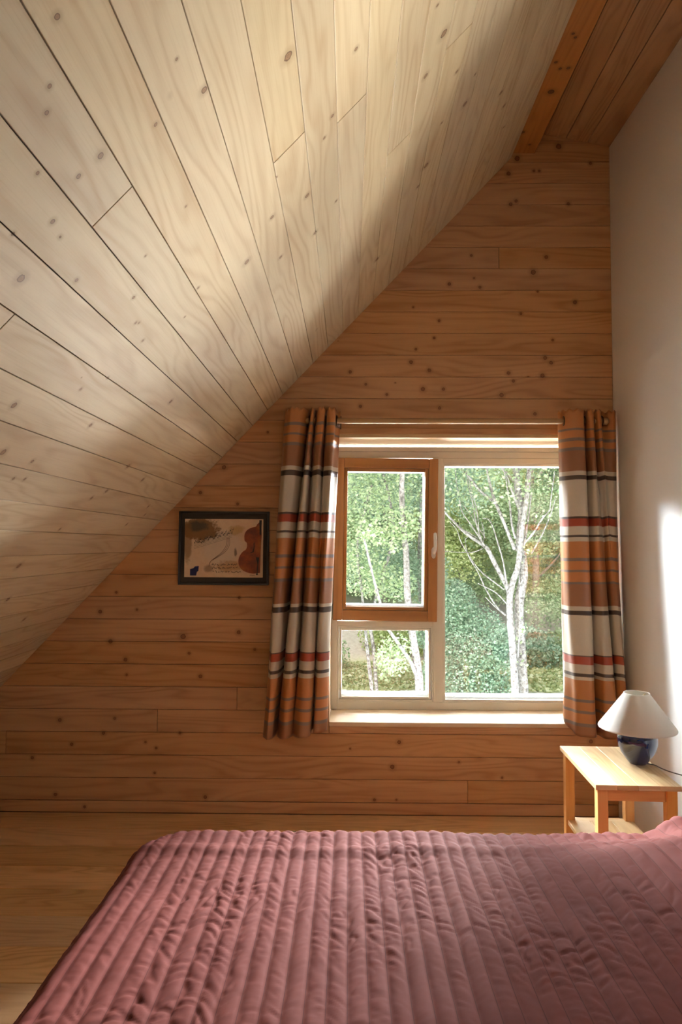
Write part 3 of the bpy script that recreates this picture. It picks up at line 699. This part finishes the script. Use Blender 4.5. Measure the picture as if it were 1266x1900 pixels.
def leaves(name, mat, parent, blobs, n, size, off=(0, 0, 0)):
    """one foliage mesh: n folded leaves spread in ellipsoid blobs (c, r)"""
    cs = np.array([b[0] for b in blobs], float); rs = np.array([b[1] for b in blobs], float)
    wts = rs.prod(1)**(2/3); wts = wts/wts.sum(); idx = rng.choice(len(blobs), n, p=wts)
    d = rng.normal(size=(n, 3)); d /= np.linalg.norm(d, axis=1)[:, None]
    rad = rng.random(n)**.42
    c = cs[idx] + d*rad[:, None]*rs[idx]
    clump = rng.normal(size=(n//14+1, 3))*.0; 
    a = rng.normal(size=(n, 3)); a[:, 2] *= .6; a /= np.linalg.norm(a, axis=1)[:, None]
    b = rng.normal(size=(n, 3)); b -= (b*a).sum(1)[:, None]*a; b /= np.linalg.norm(b, axis=1)[:, None]
    nr = np.cross(a, b); L = size*(.6+.8*rng.random(n))[:, None]; Wd = L*.32
    V = np.stack([c-a*L*.5, c+b*Wd+nr*L*.10, c+a*L*.5-nr*L*.08, c-b*Wd+nr*L*.10], 1).reshape(-1, 3)-np.array(off)
    me = bpy.data.meshes.new(name); me.vertices.add(4*n); me.vertices.foreach_set('co', V.astype('f').ravel())
    base = np.arange(n)[:, None]*4; tri = np.concatenate([base+[0, 1, 2], base+[0, 2, 3]], 1).reshape(-1).astype('i')
    me.loops.add(6*n); me.loops.foreach_set('vertex_index', tri); me.polygons.add(2*n)
    me.polygons.foreach_set('loop_start', np.arange(0, 6*n, 3).astype('i')); me.polygons.foreach_set('loop_total', np.full(2*n, 3, 'i'))
    at_ = me.attributes.new('rnd', 'FLOAT', 'FACE'); at_.data.foreach_set('value', np.repeat(np.clip(rng.normal(.5, .25, n), 0, 1), 2).astype('f'))
    me.materials.append(mat); me.update(calc_edges=True)
    o = bpy.data.objects.new(name, me); C.objects.link(o); o.parent = parent; return o
t = NT('pale_lichen_bark'); geo = t.n('ShaderNodeTexCoord').outputs['Object']
col = t.ramp(t.noise(geo, 22, 5, .75), [(.40, (.035, .032, .028)), (.47, (.14, .135, .125)), (.54, (.27, .27, .255)), (.68, (.40, .40, .39))])
t.put(t.bsdf.inputs['Base Color'], col); t.bsdf.inputs['Roughness'].default_value = .9; M['bark'] = t.m
t = NT('grey_brown_bark'); geo = t.n('ShaderNodeTexCoord').outputs['Object']
t.put(t.bsdf.inputs['Base Color'], t.ramp(t.noise(geo, 14, 4, .7), [(.3, (.15, .12, .09)), (.6, (.42, .38, .32))])); t.bsdf.inputs['Roughness'].default_value = .9; M['bark2'] = t.m

def px_path(pts, Y, jit=.0):
    return [at(x, y, Y + (jit*random.uniform(-1, 1) if i else 0)) for i, (x, y) in enumerate(pts)]
def limb(mb, pts, r0, r1, n=10):
    P = catmull(pts, 6); m = len(P)-1
    mb.tube(P, [r0+(r1-r0)*i/m + .004*mnoise.noise(P[i]*6) for i in range(m+1)], n)
def to_ground(P, r=1): # extend a path down to the soil
    p = P[0].copy(); d = (P[0]-P[1]); d.z = 0; return [Vector((p.x+d.x*.6, p.y, gz(p.x, p.y)-.1)), Vector((p.x+d.x*.3, p.y, (gz(p.x, p.y)+p.z)/2))] + P
def c5(x, y): return 820+x/4.318, 860+y/4.318

# tree with two pale trunks seen in the right-hand light
Yt = 12.0
def T(x, y): return Vector((x, y, 0))
def tree(label, base, group=None, cat='tree', name='tree'):
    return thing(name, base, 0, label, cat, group)
b0 = at(*c5(620, 1880), Yt); root = tree('pale-barked tree with forking twin trunks seen through the right pane', (b0.x, Yt, gz(b0.x, Yt)))
inv = Vector(root.location)
def rel(P): return [p-inv for p in P]
mb = MB(); limb(mb, rel(to_ground(px_path([c5(592, 1870), c5(570, 1500), c5(548, 1250), c5(545, 1050)], Yt))), .075, .058)
limb(mb, rel(px_path([c5(545, 1060), c5(570, 950), c5(612, 820), c5(632, 640), c5(650, 480), c5(690, 220), c5(700, 40), c5(720, -200)], Yt, .1)), .058, .035)
limb(mb, rel(px_path([c5(545, 1060), c5(520, 980), c5(440, 830), c5(375, 700), c5(335, 655), c5(250, 600), c5(160, 530), c5(80, 450), c5(0, 365), c5(-120, 230)], Yt, .15)), .046, .014)
mb.build('trunk', M['bark'], root)
mb = MB(); limb(mb, rel(to_ground(px_path([c5(655, 1870), c5(640, 1600), c5(625, 1300), c5(622, 1100), c5(655, 900), c5(640, 700)], Yt+.25))), .105, .075)
limb(mb, rel(px_path([c5(625, 700), c5(628, 560), c5(640, 400), c5(612, 250), c5(600, 50), c5(590, -200)], Yt+.2, .05)), .072, .05)
limb(mb, rel(px_path([c5(640, 420), c5(670, 260), c5(695, 100), c5(705, -100)], Yt+.2)), .05, .035)
mb.build('trunk', M['bark'], root)
br = [([(585, 690), (545, 590), (480, 430), (425, 300), (385, 160), (355, 20)], .036, .02), ([(420, 300), (370, 270), (300, 210), (220, 110), (130, 20)], .03, .018),
      ([(590, 600), (560, 480), (545, 330), (520, 160), (490, 20)], .022, .012), ([(635, 400), (600, 320), (555, 200), (520, 100), (470, 20)], .028, .012),
      ([(660, 660), (680, 520), (705, 350), (715, 250)], .022, .012), ([(655, 650), (740, 550), (800, 450), (868, 370), (870, 330), (905, 60)], .018, .008),
      ([(720, 720), (800, 580), (865, 430), (880, 390), (912, 280)], .014, .007), ([(515, 1215), (460, 1170), (395, 1080), (340, 980), (290, 870), (215, 740), (190, 620), (205, 590)], .016, .006),
      ([(530, 1135), (440, 1040), (350, 990), (290, 960)], .013, .005), ([(500, 1010), (420, 950), (330, 880), (260, 800), (160, 640), (120, 530), (60, 460)], .014, .005),
      ([(520, 960), (490, 780), (450, 640), (410, 510), (375, 450), (330, 440)], .018, .007), ([(335, 655), (300, 560), (270, 450), (255, 360), (240, 280), (210, 160), (200, 40)], .013, .006),
      ([(330, 650), (340, 560), (320, 470)], .010, .005), ([(345, 660), (240, 500), (170, 400), (150, 330), (115, 120), (110, 20)], .013, .005), ([(330, 680), (250, 710), (140, 710), (0, 705)], .010, .004),
      ([(510, 1215), (430, 1150), (350, 1070)], .012, .004), ([(610, 1560), (625, 1300), (622, 1000), (618, 850)], .012, .006), ([(160, 530), (200, 545), (290, 600)], .010, .006),
      ([(350, 600), (300, 520), (210, 380), (160, 320)], .008, .004), ([(215, 100), (240, 220), (285, 400), (300, 600)], .010, .006)]
for pts, r0, r1 in br:
    mb = MB(); limb(mb, rel(px_path([c5(*p) for p in pts], Yt-.05, .12)), r0, r1, 7); mb.build('branch', M['bark'], root)
leaves('foliage', LM[1], root, [(at(*c5(300, 60), Yt), (1.3, .8, .8)), (at(*c5(780, -100), Yt), (1.4, .9, 1.4)), (at(*c5(100, -200), Yt), (1.6, 1, 1.2)), (at(*c5(660, 720), Yt), (.12, .15, .25)), (at(*c5(640, 1400), Yt), (.15, .15, .6))], 2600, .07, inv)

# trees of the left-hand light
def c6(x, y): return 600+x/4.87, 1120+y/4.87
Y2 = 13.0; b0 = at(697, 1290, Y2)
root = tree('slender pair of grey stems standing on the lawn in the lower left pane', (b0.x, Y2, gz(b0.x, Y2))); inv = Vector(root.location)
mb = MB(); limb(mb, rel(to_ground(px_path([c6(445, 840), c6(425, 650), c6(400, 420), c6(380, 210), c6(350, -100), (664, 1010), (690, 900)], Y2, .05))), .045, .02); mb.build('trunk', M['bark'], root)
mb = MB(); limb(mb, rel(to_ground(px_path([c6(485, 840), c6(475, 700), c6(465, 500), c6(445, 330), c6(430, 200), (700, 1100), (728, 1005), (724, 930), (709, 870), (700, 800)], Y2+.1, .05))), .042, .024); mb.build('trunk', M['bark'], root)
leaves('foliage', LM[1], root, [(at(690, 920, Y2), (.9, .8, .9)), (at(660, 1040, Y2), (.7, .7, .7)), (at(715, 1080, Y2), (.6, .6, .4)), (at(700, 800, Y2), (1.4, 1., 1.)), (at(718, 1230, Y2), (.25, .4, .35))], 9000, .062, inv)
Y3 = 11.5; b0 = at(778, 1290, Y3)
root = tree('thick speckled trunk with a leaning dead limb behind the lower left pane', (b0.x, Y3, gz(b0.x, Y3))); inv = Vector(root.location)
mb = MB(); limb(mb, rel(to_ground(px_path([(779, 1300), (777, 1253), (771, 1210), (764, 1165), (756, 1100), (754, 1030), (748, 960), (746, 900), (752, 800)], Y3, .03))), .085, .04); mb.build('trunk', M['bark'], root)
mb = MB(); limb(mb, rel(px_path([(776, 1262), (764, 1232), (752, 1212), (735, 1188), (717, 1160), (706, 1120), (690, 1060), (676, 1000)], Y3-.1, .05)), .034, .018); mb.build('leaning_limb', M['bark'], root)
leaves('foliage', LM[1], root, [(at(750, 970, Y3), (.32, .4, .3)), (at(736, 1000, Y3), (.3, .3, .25)), (at(690, 990, Y3), (.3, .3, .25)), (at(735, 1215, Y3), (.35, .4, .35)), (at(800, 800, Y3), (1, .8, .8))], 4200, .06, inv)
Y4 = 14.5; b0 = at(783, 1100, Y4)
root = tree('pale tall trunk rising at the right edge of the opening sash', (b0.x, Y4, gz(b0.x, Y4))); inv = Vector(root.location)
mb = MB(); limb(mb, rel(to_ground(px_path([(800, 1290), (790, 1180), (781, 1080), (782, 980), (786, 900), (792, 820)], Y4, .03))), .10, .055); mb.build('trunk', M['bark'], root)
leaves('foliage', LM[0], root, [(at(740, 900, Y4), (1.4, 1., .8)), (at(690, 1050, Y4), (1.1, .9, .6)), (at(770, 1060, Y4), (.8, .8, .7)), (at(740, 780, Y4), (2., 1.2, 1.2)), (at(850, 880, Y4), (1., 1., .9))], 22000, .062, inv)

# shrub low in the right-hand light
Y5 = 13.2; b0 = at(880, 1290, Y5)
root = tree('dense cool green shrub filling the lower left of the right pane', (b0.x, Y5, gz(b0.x, Y5)), cat='shrub', name='shrub'); inv = Vector(root.location)
mb = MB()
for k in range(5):
    limb(mb, rel([Vector((b0.x+k*.1-.2, Y5, gz(b0.x, Y5)-.1)), Vector((b0.x+k*.25-.5, Y5, -1.4)), Vector((b0.x+k*.4-.8, Y5, -.1))]), .03, .01, 7)
mb.build('stem', M['bark2'], root)
leaves('foliage', LM[0], root, [(at(870, 1180, Y5), (.75, .7, .65)), (at(835, 1120, Y5), (.55, .6, .5)), (at(905, 1225, Y5), (.5, .6, .55)), (at(925, 1185, Y5), (.3, .4, .3)), (at(850, 1260, Y5), (.75, .7, .7)), (at(900, 1330, Y5), (.9, .8, .8)), (at(800, 1160, Y5+.6), (.5, .5, .5))], 40000, .048, inv)

# wooded slope behind
spots = [(-5.2, 27, 2, 'leafy tree on the slope, farthest left beyond the window'), (-1.3, 25.5, 1, 'light green tree on the slope behind the slender stems'), (1.4, 28, 0, 'cool green tree crown high behind the opening sash'),
         (4.1, 26, 2, 'yellow-green sunlit tree behind the mullion of the window'), (6.6, 24.6, 1, 'broad bright green tree directly behind the forking trunks'), (9.3, 26, 0, 'bluish green tree beyond the right edge of the right pane'),
         (12.6, 27.5, 1, 'wide green tree farthest right beyond the curtain'), (3.0, 33, 1, 'tall rear tree on the upper slope showing between nearer crowns'), (7.8, 32.5, 2, 'tall yellowish rear tree on the upper slope above the forking trunks'),
         (-2.5, 34, 0, 'tall dark rear tree on the upper slope to the left')]
for i, (x, y, mt, lab) in enumerate(spots):
    z = gz(x, y); root = tree(lab, (x, y, z), 'trees on the wooded slope'); inv = Vector((x, y, z)); hgt = 9 if y < 30 else 14
    mb = MB(); limb(mb, [Vector((0, 0, -.2)), Vector((.1, 0, hgt*.4)), Vector((-.1, .1, hgt*.85))], .16, .06, 8)
    for a in range(7):
        an = a*2.4; h0 = hgt*(.25+.08*a); limb(mb, [Vector((0, 0, h0)), Vector((math.cos(an)*.8, math.sin(an)*.8, h0+.8)), Vector((math.cos(an)*1.6, math.sin(an)*1.6, h0+1.9))], .06, .02, 6)
    mb.build('trunk', M['bark' if i % 2 else 'bark2'], root)
    bl = []
    for k in range(26):
        an = random.uniform(0, 2*PI); rr = random.uniform(.3, 1.9); h0 = random.uniform(.16, 1.0)*hgt
        s_ = random.uniform(.6, 1.25); bl.append(((x+rr*math.cos(an), y+rr*math.sin(an), z+h0), (s_*1.15, s_*1.1, s_*.75)))
    leaves('foliage', LM[mt], root, bl, 32000, .10, inv)
for i, (x, y, lab) in enumerate([(-1.6, 21.8, 'low bright bush at the left edge of the lawn'), (2.0, 24.2, 'low bush at the foot of the bank behind the leaning limb'), (5.4, 22.5, 'low yellow-green bush behind the base of the forking trunks'), (8.0, 23, 'low grey-green bush at the far right of the garden')]):
    z = gz(x, y); root = tree(lab, (x, y, z), 'bushes along the bank', 'shrub', 'shrub')
    mb = MB()
    for a in range(5): limb(mb, [Vector((0, 0, -.1)), Vector((math.cos(a*1.3)*.2, math.sin(a*1.3)*.2, .5)), Vector((math.cos(a*1.3)*.6, math.sin(a*1.3)*.6, 1.1))], .025, .01, 6)
    mb.build('stem', M['bark2'], root)
    leaves('foliage', LM[(i+1) % 3], root, [((x, y, z+.8), (1.3, 1, .8)), ((x+.8, y, z+.6), (.9, .8, .7)), ((x-.8, y, z+.7), (.9, .8, .7))], 5000, .10, (x, y, z))

root = tag(leaves('lawn_grass', leaf_mat('grass_blades', (.22, .30, .10), (.42, .48, .22), (.66, .68, .42)), None, [((3+a*2.2, 21.3, gz(3+a*2.2, 21.3)+.06), (2.2, 2.4, .10)) for a in range(-4, 6)], 60000, .13), 'short pale green lawn grass between the window and the bank', 'grass', None, 'stuff')
